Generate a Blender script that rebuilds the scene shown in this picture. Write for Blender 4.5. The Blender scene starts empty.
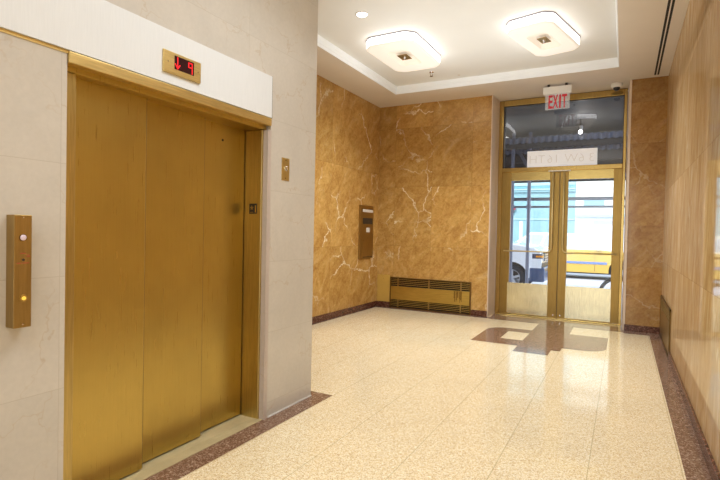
import bpy, bmesh, math, random
from mathutils import Vector, Matrix
random.seed(7)
SC = bpy.context.scene
COL = SC.collection
PI = math.pi

# ------------------------------------------------------------------ helpers
def obj(name, bm, mat, parent=None, smooth=False):
    me = bpy.data.meshes.new(name)
    if isinstance(bm, bpy.types.Mesh):
        me = bm; me.name = name
    else:
        bmesh.ops.recalc_face_normals(bm, faces=bm.faces[:])
        bm.to_mesh(me); bm.free()
    if smooth:
        for p in me.polygons: p.use_smooth = True
    for m in (mat if isinstance(mat, (list, tuple)) else [mat]):
        me.materials.append(m)
    o = bpy.data.objects.new(name, me)
    COL.objects.link(o)
    if parent is not None: put(o, parent)
    return o

def world_origin(o):
    v = Vector((0, 0, 0))
    while o is not None:
        v += o.location; o = o.parent
        if o is not None and o.type == 'EMPTY': break
    return v

ROOTLOC = {}
def put(o, parent):
    o.parent = parent
    loc = ROOTLOC.get(parent.name)
    if loc is not None:
        o.matrix_parent_inverse = Matrix.Translation(-loc)

def thing(name, label, cat, loc=(0, 0, 0), group=None):
    o = bpy.data.objects.new(name, None)
    o.empty_display_size = 0.1
    COL.objects.link(o)
    o.location = loc
    ROOTLOC[o.name] = Vector(loc)
    o['label'] = label; o['category'] = cat
    if group: o['group'] = group
    return o

def tag(o, label, cat, group=None):
    o['label'] = label; o['category'] = cat
    if group: o['group'] = group
    return o

def struct(o):
    o['kind'] = 'structure'
    return o

def merge(bm, b2):
    me = bpy.data.meshes.new('tmp'); b2.to_mesh(me); b2.free()
    bm.from_mesh(me); bpy.data.meshes.remove(me)

def box(bm, x0, x1, y0, y1, z0, z1, bev=0.0, seg=2):
    b = bmesh.new()
    bmesh.ops.create_cube(b, size=1.0)
    for v in b.verts:
        v.co = Vector((x0 + (v.co.x + .5) * (x1 - x0), y0 + (v.co.y + .5) * (y1 - y0), z0 + (v.co.z + .5) * (z1 - z0)))
    if bev > 0:
        bmesh.ops.bevel(b, geom=b.edges[:], offset=bev, segments=seg, affect='EDGES', profile=.5)
    merge(bm, b)

def B(*a, **k):
    bm = bmesh.new(); box(bm, *a, **k); return bm

def cyl(bm, c, axis, r, h, seg=24, r2=None, bev=0.0):
    """cylinder starting at c, along axis for h"""
    b = bmesh.new()
    bmesh.ops.create_cone(b, cap_ends=True, segments=seg, radius1=r, radius2=r if r2 is None else r2, depth=h)
    if bev > 0:
        es = [e for e in b.edges if abs(e.verts[0].co.z - e.verts[1].co.z) < 1e-6]
        bmesh.ops.bevel(b, geom=es, offset=bev, segments=2, affect='EDGES', profile=.5)
    q = Vector((0, 0, 1)).rotation_difference(Vector(axis).normalized()).to_matrix().to_4x4()
    M = Matrix.Translation(Vector(c)) @ q @ Matrix.Translation((0, 0, h / 2))
    bmesh.ops.transform(b, matrix=M, verts=b.verts[:])
    merge(bm, b)

def sphere(bm, c, r, sx=1, sy=1, sz=1, u=20, v=12):
    b = bmesh.new()
    bmesh.ops.create_uvsphere(b, u_segments=u, v_segments=v, radius=r)
    for w in b.verts: w.co = Vector((c[0] + w.co.x * sx, c[1] + w.co.y * sy, c[2] + w.co.z * sz))
    merge(bm, b)

def tube(bm, pts, r, seg=12):
    pts = [Vector(p) for p in pts]
    rings = []
    up = Vector((0.13, 0.31, 0.94)).normalized()
    for i, p in enumerate(pts):
        a = pts[max(i - 1, 0)]; c = pts[min(i + 1, len(pts) - 1)]
        t = (c - a).normalized()
        n = t.cross(up)
        if n.length < 1e-3: n = t.cross(Vector((1, 0, 0)))
        n.normalize(); bn = t.cross(n)
        rings.append([bm.verts.new(p + r * (math.cos(k * 2 * PI / seg) * n + math.sin(k * 2 * PI / seg) * bn)) for k in range(seg)])
    for i in range(len(rings) - 1):
        for k in range(seg):
            bm.faces.new((rings[i][k], rings[i][(k + 1) % seg], rings[i + 1][(k + 1) % seg], rings[i + 1][k]))
    bm.faces.new(rings[0]); bm.faces.new(rings[-1][::-1])

def lathe(bm, prof, M=Matrix(), seg=32):
    """prof: list of (r, h) about local z"""
    rings = []
    for r, h in prof:
        if r < 1e-6: rings.append([bm.verts.new(M @ Vector((0, 0, h)))])
        else: rings.append([bm.verts.new(M @ Vector((r * math.cos(k * 2 * PI / seg), r * math.sin(k * 2 * PI / seg), h))) for k in range(seg)])
    for a, b in zip(rings, rings[1:]):
        for k in range(seg):
            k2 = (k + 1) % seg
            if len(a) == 1 and len(b) == 1: continue
            if len(a) == 1: bm.faces.new((a[0], b[k], b[k2]))
            elif len(b) == 1: bm.faces.new((a[k], a[k2], b[0]))
            else: bm.faces.new((a[k], a[k2], b[k2], b[k]))

def prism(bm, pts, a0, a1, plane='xy'):
    """extrude a 2D polygon between a0 and a1 on the third axis"""
    def mk(u, v, a):
        return {'xy': (u, v, a), 'xz': (u, a, v), 'yz': (a, u, v)}[plane]
    lo = [bm.verts.new(mk(u, v, a0)) for u, v in pts]
    hi = [bm.verts.new(mk(u, v, a1)) for u, v in pts]
    n = len(pts)
    bm.faces.new(lo); bm.faces.new(hi[::-1])
    for i in range(n):
        bm.faces.new((lo[i], hi[i], hi[(i + 1) % n], lo[(i + 1) % n]))

def text_mesh(body, size, M, extrude=0.001, offset=0.0, sx=1.0, w=None):
    cu = bpy.data.curves.new('txt', 'FONT')
    cu.body = body; cu.size = size; cu.extrude = extrude; cu.offset = offset
    cu.align_x = 'CENTER'; cu.resolution_u = 4
    o = bpy.data.objects.new('txt', cu); COL.objects.link(o)
    dg = bpy.context.evaluated_depsgraph_get(); dg.update()
    me = bpy.data.meshes.new_from_object(o.evaluated_get(dg))
    bpy.data.objects.remove(o); bpy.data.curves.remove(cu)
    xs = [v.co.x for v in me.vertices]; c = (min(xs) + max(xs)) / 2
    k = (w / (max(xs) - min(xs))) if w else sx
    me.transform(Matrix.Translation((-c, 0, 0)))
    me.transform(M @ Matrix.Diagonal((k, 1, 1, 1)))
    return me

# ------------------------------------------------------------------ node helpers
class NT:
    def __init__(s, name):
        s.m = bpy.data.materials.new(name); s.m.use_nodes = True
        s.t = s.m.node_tree; s.t.nodes.clear()
        s.out = s.n('ShaderNodeOutputMaterial')
        s.p = s.n('ShaderNodeBsdfPrincipled')
        s.l(s.p.outputs[0], s.out.inputs[0])
    def n(s, k, **kw):
        a = s.t.nodes.new(k)
        for q, v in kw.items(): setattr(a, q, v)
        return a
    def l(s, a, b): s.t.links.new(a, b)
    def val(s, sock, v):
        if hasattr(v, 'is_output') or isinstance(v, bpy.types.NodeSocket): s.l(v, sock)
        else: sock.default_value = v
    def math(s, op, a, b=None, c=None):
        n = s.n('ShaderNodeMath', operation=op)
        s.val(n.inputs[0], a)
        if b is not None: s.val(n.inputs[1], b)
        if c is not None: s.val(n.inputs[2], c)
        return n.outputs[0]
    def vmath(s, op, a, b=None):
        n = s.n('ShaderNodeVectorMath', operation=op)
        s.val(n.inputs[0], a)
        if b is not None: s.val(n.inputs[1], b)
        return n.outputs[0]
    def coord(s):
        return s.n('ShaderNodeTexCoord').outputs['Object']
    def sep(s, v):
        n = s.n('ShaderNodeSeparateXYZ'); s.l(v, n.inputs[0]); return n.outputs
    def comb(s, x, y, z):
        n = s.n('ShaderNodeCombineXYZ')
        for i, v in enumerate((x, y, z)): s.val(n.inputs[i], v)
        return n.outputs[0]
    def noise(s, v, scale, detail=4, rough=.55, dist=0.0, col=False):
        n = s.n('ShaderNodeTexNoise'); s.l(v, n.inputs['Vector'])
        n.inputs['Scale'].default_value = scale; n.inputs['Detail'].default_value = detail
        n.inputs['Roughness'].default_value = rough; n.inputs['Distortion'].default_value = dist
        return n.outputs['Color' if col else 'Fac']
    def voro(s, v, scale, feature='F1', out='Distance', rnd=1.0):
        n = s.n('ShaderNodeTexVoronoi', feature=feature); s.l(v, n.inputs['Vector'])
        n.inputs['Scale'].default_value = scale; n.inputs['Randomness'].default_value = rnd
        return n.outputs[out]
    def ramp(s, f, stops, interp='LINEAR'):
        n = s.n('ShaderNodeValToRGB'); s.l(f, n.inputs[0]); r = n.color_ramp; r.interpolation = interp
        while len(r.elements) < len(stops): r.elements.new(.5)
        for e, (p, c) in zip(r.elements, stops):
            e.position = p; e.color = (c, c, c, 1) if isinstance(c, (int, float)) else (*c, 1)
        return n.outputs[0]
    def mix(s, f, a, b, mode='MIX'):
        n = s.n('ShaderNodeMix', data_type='RGBA', blend_type=mode)
        s.val(n.inputs[0], f)
        for i, v in ((6, a), (7, b)):
            if isinstance(v, tuple): n.inputs[i].default_value = (*v, 1)
            else: s.val(n.inputs[i], v)
        return n.outputs[2]
    def lines(s, c, period, off, width):
        a = s.math('DIVIDE', s.math('SUBTRACT', c, off), period)
        f = s.math('SUBTRACT', s.math('FRACT', s.math('ADD', a, .5)), .5)
        return s.math('LESS_THAN', s.math('MULTIPLY', s.math('ABSOLUTE', f), period), width)
    def cell(s, c, period, off):
        return s.math('FLOOR', s.math('DIVIDE', s.math('SUBTRACT', c, off), period))
    def set(s, **kw):
        names = dict(color='Base Color', rough='Roughness', metal='Metallic', spec='Specular IOR Level', coat='Coat Weight',
                     coatr='Coat Roughness', emis='Emission Color', estr='Emission Strength', trans='Transmission Weight', alpha='Alpha', ior='IOR', normal='Normal', aniso='Anisotropic')
        for k, v in kw.items():
            sk = s.p.inputs[names[k]]
            if isinstance(v, tuple): sk.default_value = (*v, 1)
            else: s.val(sk, v)
        return s
    def bump(s, h, strength=.1, dist=.01):
        n = s.n('ShaderNodeBump'); n.inputs['Strength'].default_value = strength; n.inputs['Distance'].default_value = dist
        s.l(h, n.inputs['Height']); s.l(n.outputs[0], s.p.inputs['Normal']); return s

def plain(name, color, rough=.5, metal=0.0, var=.06, scale=6, **kw):
    t = NT(name)
    f = t.noise(t.coord(), scale, 4)
    a = tuple(min(1, c * (1 - var)) for c in color); b = tuple(min(1, c * (1 + var)) for c in color)
    t.set(color=t.ramp(f, [(.3, a), (.7, b)]), rough=rough, metal=metal, **kw)
    return t.m

def emit(name, color, strength):
    t = NT(name); t.set(color=tuple(k * .3 for k in color), emis=color, estr=strength, rough=.5)
    return t.m

def brass(name, color, rough=.34, stretch=(14, 14, .7), var=.16, blotch=.12, bump=.04):
    t = NT(name); c = t.coord()
    st = t.vmath('MULTIPLY', c, stretch)
    f1 = t.noise(st, 9, 3, .6)
    f2 = t.noise(c, 2.2, 3)
    base = t.ramp(f1, [(.25, tuple(k * (1 - var) for k in color)), (.75, tuple(min(1, k * (1 + var)) for k in color))])
    dark = t.ramp(f2, [(.3, 1 - blotch), (.65, 1.0)])
    t.set(color=t.mix(1.0, base, dark, 'MULTIPLY'), metal=1.0,
          rough=t.math('ADD', t.math('MULTIPLY', f1, .14), rough - .07))
    if bump: t.bump(f1, bump, .002)
    return t.m

def tan_marble(name, hc, hper, hoff, zper, zoff, rough=.12, cols=None, veins=1.0, streak=None, spec=.5, grain=False):
    """warm brown-gold marble slabs with cream veins; hc: horizontal axis index (0 x, 1 y)"""
    t = NT(name); c = t.coord(); s = t.sep(c)
    h = s[hc]; z = s[2]
    ch = t.cell(h, hper, hoff); cz = t.cell(z, zper, zoff)
    wn = t.n('ShaderNodeTexWhiteNoise', noise_dimensions='2D'); t.l(t.comb(ch, cz, 0.0), wn.inputs['Vector'])
    rnd = wn.outputs['Value']
    shift = t.vmath('MULTIPLY', wn.outputs['Color'], (2.2, 2.2, 2.2))
    cc = t.vmath('ADD', c, shift)
    if streak: cc = t.vmath('MULTIPLY', cc, streak)
    wcol = t.noise(cc, 1.6, 4, .55, col=True)
    warp = t.vmath('ADD', cc, t.vmath('MULTIPLY', t.vmath('SUBTRACT', wcol, (.5, .5, .5)), (.75, .75, .75)))
    cols = cols or [(.24, .112, .022), (.42, .225, .055), (.54, .315, .090), (.66, .43, .16)]
    f = t.noise(warp, 2.6, 9, .66, .6)
    base = t.ramp(f, [(.28, cols[0]), (.44, cols[1]), (.57, cols[2]), (.74, cols[3])])
    # fine mottling
    g = t.noise(cc, 26, 5, .7)
    base = t.mix(.45, base, t.ramp(g, [(.36, tuple(k * .7 for k in cols[0])), (.5, cols[2]), (.64, tuple(min(1, k * 1.1) for k in cols[3]))]), 'MIX')
    g2 = t.noise(cc, 8, 8, .72, .8)
    base = t.mix(.38, base, t.ramp(g2, [(.36, cols[0]), (.52, cols[2]), (.64, cols[3])]))
    if not grain:
        sp_ = t.sep(cc)
        dg = t.comb(t.math('MULTIPLY', t.math('ADD', sp_[hc], sp_[2]), .45), t.math('SUBTRACT', sp_[2], sp_[hc]), sp_[1 - hc])
        dn = t.noise(dg, 3.4, 9, .68, 1.1)
        base = t.mix(.42, base, t.ramp(dn, [(.34, (cols[0][0] * 1.15, cols[0][1] * .95, cols[0][2])), (.47, (cols[1][0], cols[1][1] * .92, cols[1][2])), (.56, cols[2]), (.68, (cols[3][0], cols[3][1] * 1.02, cols[3][2] * 1.35))]))
    if grain:
        tilt = t.comb(s[0], t.math('ADD', s[1], t.math('MULTIPLY', z, .16)), z)
        gv = t.vmath('ADD', t.vmath('MULTIPLY', tilt, (1, 2.3, .62)), shift)
        gn = t.noise(gv, 2.4, 8, .66, .9)
        base = t.mix(.62, base, t.ramp(gn, [(.30, cols[0]), (.45, cols[1]), (.55, cols[2]), (.68, cols[3])]))
    # cream main veins and thin cracks
    wc2 = t.noise(cc, 4.5, 5, .6, col=True)
    w2 = t.vmath('ADD', cc, t.vmath('MULTIPLY', t.vmath('SUBTRACT', wc2, (.5, .5, .5)), (.26, .26, .26)))
    e1 = t.voro(w2, 1.25, 'DISTANCE_TO_EDGE')
    m1 = t.ramp(t.noise(cc, 1.5, 3), [(.455, 0.0), (.60, 1.0)])
    v1 = t.math('MULTIPLY', t.ramp(e1, [(0.0, 1.0), (.006, .8), (.013, 0.0)]), m1)
    e2 = t.voro(w2, 3.1, 'DISTANCE_TO_EDGE')
    m2 = t.ramp(t.noise(cc, 2.7, 3), [(.46, 0.0), (.62, .6)])
    v2 = t.math('MULTIPLY', t.ramp(e2, [(0.0, .8), (.018, 0.0)]), m2)
    base = t.mix(t.math('MULTIPLY', v2, .75 * veins), base, (.56, .40, .19))
    base = t.mix(t.math('MULTIPLY', v1, .85 * veins), base, (.88, .77, .54))
    e3 = t.voro(w2, 5.2, 'DISTANCE_TO_EDGE')
    base = t.mix(t.math('MULTIPLY', t.ramp(e3, [(0.0, .7), (.03, 0.0)]), .45), base, cols[0])
    bright = t.math('ADD', t.math('MULTIPLY', rnd, .20), .90)
    base = t.mix(1.0, base, t.comb(bright, bright, bright), 'MULTIPLY')
    jm = t.math('MAXIMUM', t.lines(h, hper, hoff, .0022), t.lines(z, zper, zoff, .0022))
    base = t.mix(t.math('MULTIPLY', jm, .45), base, tuple(k * .7 for k in cols[0]))
    if grain:
        # polished slab whose mirror sheen never exceeds a third of the light
        t.set(color=base, rough=.6, spec=0.0)
        fr = t.n('ShaderNodeFresnel'); fr.inputs[0].default_value = 1.45
        gl = t.n('ShaderNodeBsdfGlossy'); gl.inputs['Roughness'].default_value = rough
        mx = t.n('ShaderNodeMixShader')
        t.l(t.math('MINIMUM', fr.outputs[0], .42), mx.inputs[0]); t.l(t.p.outputs[0], mx.inputs[1]); t.l(gl.outputs[0], mx.inputs[2])
        t.l(mx.outputs[0], t.out.inputs[0])
    else:
        t.set(color=base, rough=rough, spec=spec)
    return t.m

def cream_marble(name, hc, hper, hoff, zper, zoff, colr=(.575, .53, .47), rough=.22):
    t = NT(name); c = t.coord(); s = t.sep(c)
    h = s[hc]; z = s[2]
    wn = t.n('ShaderNodeTexWhiteNoise', noise_dimensions='2D')
    t.l(t.comb(t.cell(h, hper, hoff), t.cell(z, zper, zoff), 0.0), wn.inputs['Vector'])
    cc = t.vmath('ADD', c, t.vmath('MULTIPLY', wn.outputs['Color'], (2, 2, 2)))
    f = t.noise(cc, 2.4, 6, .6, .6)
    base = t.ramp(f, [(.3, tuple(k * .94 for k in colr)), (.7, tuple(k * 1.05 for k in colr))])
    wc = t.noise(cc, 3.5, 4, .6, col=True)
    w2 = t.vmath('ADD', cc, t.vmath('MULTIPLY', wc, (.5, .5, .5)))
    e = t.voro(w2, 1.8, 'DISTANCE_TO_EDGE')
    m = t.ramp(t.noise(cc, 1.7, 3), [(.40, 0.0), (.56, 1.0)])
    base = t.mix(t.math('MULTIPLY', t.math('MULTIPLY', t.ramp(e, [(0, 1.0), (.012, 0.0)]), m), .6), base, (.48, .37, .25))
    g = t.noise(cc, 40, 3)
    base = t.mix(.12, base, t.ramp(g, [(.35, tuple(k * .75 for k in colr)), (.65, tuple(k * 1.1 for k in colr))]))
    jm = t.math('MAXIMUM', t.lines(h, hper, hoff, .0016), t.lines(z, zper, zoff, .0016))
    base = t.mix(t.math('MULTIPLY', jm, .35), base, (.36, .30, .22))
    t.set(color=base, rough=rough)
    return t.m

def terrazzo(name, cols, joints=False, rough=.11, scale=85):
    t = NT(name); c = t.coord(); s = t.sep(c)
    n = t.n('ShaderNodeTexVoronoi', feature='F1'); t.l(c, n.inputs['Vector']); n.inputs['Scale'].default_value = scale
    ch = t.sep(n.outputs['Color'])
    base = t.ramp(ch[0], [(0.0, cols[0]), (.24, cols[1]), (.60, cols[2]), (.9, cols[3])], 'CONSTANT')
    n2 = t.n('ShaderNodeTexVoronoi', feature='F1'); t.l(c, n2.inputs['Vector']); n2.inputs['Scale'].default_value = scale * 1.9
    base = t.mix(.5, base, t.ramp(t.sep(n2.outputs['Color'])[1], [(0, cols[1]), (.5, cols[2]), (.8, cols[3])], 'CONSTANT'))
    big = t.noise(c, .9, 4)
    base = t.mix(1.0, base, t.ramp(big, [(.3, .93), (.7, 1.03)]), 'MULTIPLY')
    if joints:
        jx = t.lines(s[0], .5085, -2.19, .0028); jy = t.lines(s[1], .5085, 4.135, .0016)
        base = t.mix(t.math('MULTIPLY', jx, .55), base, (.36, .27, .13))
        base = t.mix(t.math('MULTIPLY', jy, .30), base, (.45, .34, .18))
    t.set(color=base, rough=t.ramp(t.noise(c, 3, 4), [(.3, rough * .8), (.7, rough * 1.25)]), spec=.38)
    return t.m

# ------------------------------------------------------------------ materials
M = {}
M['back'] = tan_marble('brown_marble_back', 0, .735, -3.105, 1.10, 1.17, rough=.26, spec=.4)
M['left'] = tan_marble('brown_marble_left', 1, 1.9, 4.9, 1.35, 1.17, rough=.26, spec=.4)
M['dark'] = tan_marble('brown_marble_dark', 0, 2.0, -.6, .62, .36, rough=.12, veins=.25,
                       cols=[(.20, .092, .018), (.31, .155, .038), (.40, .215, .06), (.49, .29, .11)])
M['right'] = tan_marble('brown_marble_right', 1, 1.30, 6.08, 1.02, 1.07, rough=.035, veins=.55, streak=(1, 1.1, .22), grain=True,
                        cols=[(.40, .225, .085), (.52, .32, .140), (.63, .425, .215), (.80, .62, .40)])
M['cream'] = cream_marble('cream_marble', 1, 1.30, 2.68, .535, .117)
M['cream_x'] = cream_marble('cream_marble_end', 0, 1.3, 2.68, .535, .117)
M['trimstone'] = cream_marble('pale_stone_trim', 0, 5, 20, 5, 20, colr=(.72, .58, .45), rough=.55)
M['strip'] = cream_marble('grey_stone_strip', 0, 5, 20, 5, 20, colr=(.50, .42, .37), rough=.3)
M['floor'] = terrazzo('cream_terrazzo', [(.42, .23, .085), (.70, .53, .30), (.82, .705, .49), (.92, .86, .70)], True, rough=.085, scale=150)
M['border'] = terrazzo('brown_terrazzo', [(.105, .048, .026), (.165, .083, .050), (.21, .118, .076), (.44, .31, .24)], False, rough=.13)
M['granite'] = terrazzo('red_brown_granite', [(.035, .010, .005), (.080, .024, .012), (.12, .040, .022), (.26, .13, .085)], False, rough=.14, scale=60)
M['plaster'] = plain('beige_plaster', (.76, .69, .60), .6, var=.02, scale=2)
M['white_plaster'] = plain('white_plaster', (.80, .79, .75), .6, var=.015, scale=2)
M['crown'] = plain('white_crown_paint', (.90, .92, .94), .35, var=.01)
M['caulk'] = plain('white_caulk', (.62, .60, .56), .6)
M['panel'] = NT('white_brushed_laminate')
_t = M['panel']; _c = _t.coord()
_f = _t.noise(_t.vmath('MULTIPLY', _c, (60, 60, 3)), 3, 3)
M['panel'] = _t.set(color=_t.ramp(_f, [(.3, (.70, .715, .73)), (.7, (.735, .75, .765))]), rough=.45).m
M['brass'] = brass('brushed_brass', (.62, .465, .18), .34)
M['brass_lift'] = brass('elevator_brass', (.57, .42, .125), .30, stretch=(22, 22, .45), var=.035, bump=0)
M['brass_lift_shaded'] = brass('elevator_brass_shaded', (.54, .395, .115), .30, stretch=(22, 22, .45), var=.035, bump=0)  # darker copy of the door brass, shade put into the colour
M['brass_edge'] = brass('panel_edge_brass', (.22, .17, .09), .45)
M['brass_jamb'] = brass('jamb_brass', (.55, .42, .165), .33)
M['brass_bar'] = plain('push_bar_brass', (.62, .47, .20), .4, metal=.35)
M['brass_stile'] = brass('stile_brass', (.37, .235, .070), .33)
M['brass_bright'] = brass('bright_brass', (.62, .46, .17), .24, stretch=(1, 14, 14), blotch=.08)
M['brass_pol'] = brass('polished_brass', (.56, .39, .135), .19, blotch=.06, bump=0)
M['brass_kick'] = brass('pale_kickplate_brass', (.78, .70, .47), .22, stretch=(9, 9, .9), blotch=.08, bump=.02)
M['brass_strip'] = brass('header_brass', (.76, .58, .24), .40, stretch=(14, .7, 14))
M['bronze'] = brass('aged_bronze', (.42, .29, .11), .36)
M['bronze_dk'] = brass('dark_bronze', (.20, .12, .04), .42)
M['grille_brass'] = brass('grille_brass', (.60, .42, .11), .34, stretch=(.7, 14, 14))
M['mustard'] = plain('mustard_painted_metal', (.55, .34, .075), .35, var=.05)
M['sill'] = plain('pale_sill_metal', (.56, .47, .28), .4, metal=.25, var=.1)
M['dark_gap'] = plain('shadow_black', (.012, .010, .008), .8)
M['black'] = plain('black_plastic', (.015, .013, .012), .35)
M['dk_metal'] = plain('dark_metal', (.07, .06, .05), .4, metal=.6)
M['chrome'] = plain('chrome', (.75, .75, .76), .12, metal=1.0, var=.02)
M['red_led'] = emit('red_led', (1.0, .012, .016), 1.0)
M['screen'] = plain('dark_red_screen', (.03, .006, .010), .12)
M['red_text'] = plain('red_engraving', (.42, .09, .04), .5)
M['lens_pink'] = plain('milky_lens', (.72, .58, .66), .12)
M['btn_lit'] = emit('lit_amber_button', (1.0, .62, .08), .95)
M['diffuser'] = NT('milky_diffuser').set(color=(.82, .77, .70), emis=(1.0, .92, .80), estr=.36, rough=.4).m
M['diffuser2'] = NT('milky_diffuser_recess').set(color=(.80, .73, .64), emis=(1.0, .89, .75), estr=.30, rough=.4).m
M['diffuser_side'] = NT('milky_diffuser_side').set(color=(.9, .88, .84), emis=(.97, .96, .95), estr=3.2, rough=.4).m
M['spot'] = emit('spot_lens', (1.0, .97, .92), 9.0)
M['white_metal'] = plain('white_enamel', (.80, .78, .74), .35, var=.02)
M['exit_red'] = NT('exit_red').set(color=(.50, .006, .014), emis=(.8, .01, .02), estr=.10, rough=.4).m
def glass_mat(name, tint=(1, 1, 1), refl=1.0):
    t = NT(name); t.t.nodes.remove(t.p)
    fr = t.n('ShaderNodeFresnel'); fr.inputs[0].default_value = 1.5
    f2 = t.math('MULTIPLY', fr.outputs[0], 1.15 * refl)
    tr = t.n('ShaderNodeBsdfTransparent'); tr.inputs[0].default_value = (*tint, 1)
    gl = t.n('ShaderNodeBsdfGlossy'); gl.inputs[1].default_value = 0.0
    mx = t.n('ShaderNodeMixShader'); t.l(f2, mx.inputs[0]); t.l(tr.outputs[0], mx.inputs[1]); t.l(gl.outputs[0], mx.inputs[2])
    t.l(mx.outputs[0], t.out.inputs[0]); return t.m
M['glass'] = glass_mat('clear_glass', (.97, .985, .99))
M['glass_transom'] = glass_mat('transom_glass', (.64, .65, .68), 1.6)
def acrylic():
    t = NT('exit_acrylic'); t.t.nodes.remove(t.p)
    tr = t.n('ShaderNodeBsdfTransparent'); tr.inputs[0].default_value = (.95, .95, .95, 1)
    df = t.n('ShaderNodeBsdfPrincipled'); df.inputs['Base Color'].default_value = (.9, .9, .9, 1)
    df.inputs['Emission Color'].default_value = (1, 1, 1, 1); df.inputs['Emission Strength'].default_value = .25
    mx = t.n('ShaderNodeMixShader'); mx.inputs[0].default_value = .20
    t.l(tr.outputs[0], mx.inputs[1]); t.l(df.outputs[0], mx.inputs[2]); t.l(mx.outputs[0], t.out.inputs[0]); return t.m
M['acrylic'] = acrylic()
M['sign_white_glow'] = NT('white_sign_glow').set(color=(.84, .85, .90), emis=(.93, .96, 1.0), estr=.26, rough=.5).m  # emission imitates daylight coming through the panel
M['sign_ghost_glow'] = NT('ghost_letter_glow').set(color=(.70, .68, .66), emis=(.95, .95, .93), estr=.20, rough=.5).m  # letters carry the same imitated daylight glow
M['paper'] = plain('white_label', (.78, .74, .68), .5)
# outside
M['sidewalk'] = plain('pale_concrete', (.72, .71, .74), .8, var=.06, scale=3)
M['asphalt'] = plain('pale_asphalt', (.46, .46, .50), .8, var=.1, scale=8)
M['teal'] = plain('teal_painted_brick', (.22, .37, .39), .7, var=.05, scale=3)
M['teal_lt'] = plain('light_teal_band', (.36, .52, .55), .7)
M['teal_dk'] = plain('dark_teal_ledge', (.14, .36, .40), .6)
M['facade'] = plain('cream_facade', (.62, .60, .52), .7, var=.03)
M['facade_w'] = plain('white_facade', (.66, .66, .68), .7, var=.02)
M['shutter'] = plain('grey_shutter', (.26, .26, .28), .6)
M['winglass'] = plain('window_glass_dark', (.10, .16, .20), .06, var=.1)
M['carwhite'] = plain('white_car_paint', (.88, .89, .92), .18, var=.02, coat=.8, coatr=.05)
M['caryellow'] = plain('taxi_yellow_paint', (.64, .40, .075), .3, var=.02, coat=.8, coatr=.05)
M['cab_washout'] = plain('cab_washout_tone', (.84, .80, .62), .2, var=.02, coat=.8, coatr=.05)  # pale tone imitates a blurred, overexposed cabin
M['carglass'] = plain('car_glass', (.38, .47, .52), .04, var=.05)
M['bumper'] = plain('blue_grey_bumper', (.08, .11, .20), .22)
M['rubber'] = plain('tyre_rubber', (.025, .025, .032), .7)
M['rim'] = plain('silver_rim', (.60, .62, .68), .28, metal=.6)
M['amber'] = plain('amber_lens', (.95, .36, .03), .15)
M['lamp'] = plain('headlight_lens', (.10, .10, .14), .08)
M['bluestripe'] = plain('blue_side_moulding', (.10, .17, .42), .4)
M['pipe'] = plain('scaffold_pipe', (.20, .21, .27), .45, metal=.4)
M['wood'] = plain('dark_deck_planks', (.085, .078, .068), .7, var=.35, scale=9)
M['wood2'] = plain('dark_fascia', (.075, .068, .066), .7, var=.25, scale=7)
M['corr'] = plain('galvanised_corrugated', (.30, .34, .45), .35, metal=.45)
M['bulb'] = emit('bulb_glow', (1.0, .97, .9), 14.0)
M['red_box'] = plain('red_sign_paint', (.5, .04, .08), .4)

# ------------------------------------------------------------------ dimensions (metres)
XE, XL, XR = -2.346, -4.185, .517
YB, YD, ZC, ZU = 8.528, 8.948, 3.809, 3.94
YC = 3.538
Y0 = -4.0
OX0, OX1 = -2.046, .034

# ------------------------------------------------------------------ room shell
fl = struct(obj('floor', B(XL - .3, XR + .3, Y0 - .3, 9.05, -.12, 0), M['floor']))

def flat(bm, pts, z=.0015):
    bm.faces.new([bm.verts.new((x, y, z)) for x, y in pts])
bm = bmesh.new()
flat(bm, [(XE - .01, Y0), (XE + .154, Y0), (XE + .154, 3.647), (XE - .01, 3.647)])
flat(bm, [(XL, YC), (XE - .01, YC), (XE - .01, 3.647), (XL, 3.647)])
flat(bm, [(XL, 3.647), (XL + .075, 3.647), (XL + .075, YB), (XL, YB)])
flat(bm, [(XL + .075, YB - .16), (-1.97, YB - .16), (-1.97, YB), (XL + .075, YB)])
flat(bm, [(.365, Y0), (XR, Y0), (XR, YB), (.365, YB)])
flat(bm, [(.028, 8.275), (.365, 8.275), (.365, YB), (.028, YB)])
obj('border_strip', bm, M['border'], fl)

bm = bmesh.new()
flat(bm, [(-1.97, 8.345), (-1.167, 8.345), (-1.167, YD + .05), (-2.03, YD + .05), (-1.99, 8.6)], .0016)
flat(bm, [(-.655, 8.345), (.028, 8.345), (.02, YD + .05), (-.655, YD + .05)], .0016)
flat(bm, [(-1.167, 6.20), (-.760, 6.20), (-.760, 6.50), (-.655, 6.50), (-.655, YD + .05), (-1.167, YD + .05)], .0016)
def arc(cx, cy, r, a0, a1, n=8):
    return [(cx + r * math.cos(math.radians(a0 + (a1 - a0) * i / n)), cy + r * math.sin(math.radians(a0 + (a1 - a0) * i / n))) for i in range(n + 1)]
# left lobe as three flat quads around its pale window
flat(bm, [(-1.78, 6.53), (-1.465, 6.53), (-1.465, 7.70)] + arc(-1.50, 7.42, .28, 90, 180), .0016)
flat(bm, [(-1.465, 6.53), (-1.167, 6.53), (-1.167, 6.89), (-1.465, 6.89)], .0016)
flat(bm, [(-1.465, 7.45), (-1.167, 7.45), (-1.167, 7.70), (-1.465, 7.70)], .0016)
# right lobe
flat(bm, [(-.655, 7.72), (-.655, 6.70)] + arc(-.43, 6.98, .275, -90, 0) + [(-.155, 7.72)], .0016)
obj('floor_inlay', bm, M['border'], fl)

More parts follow.
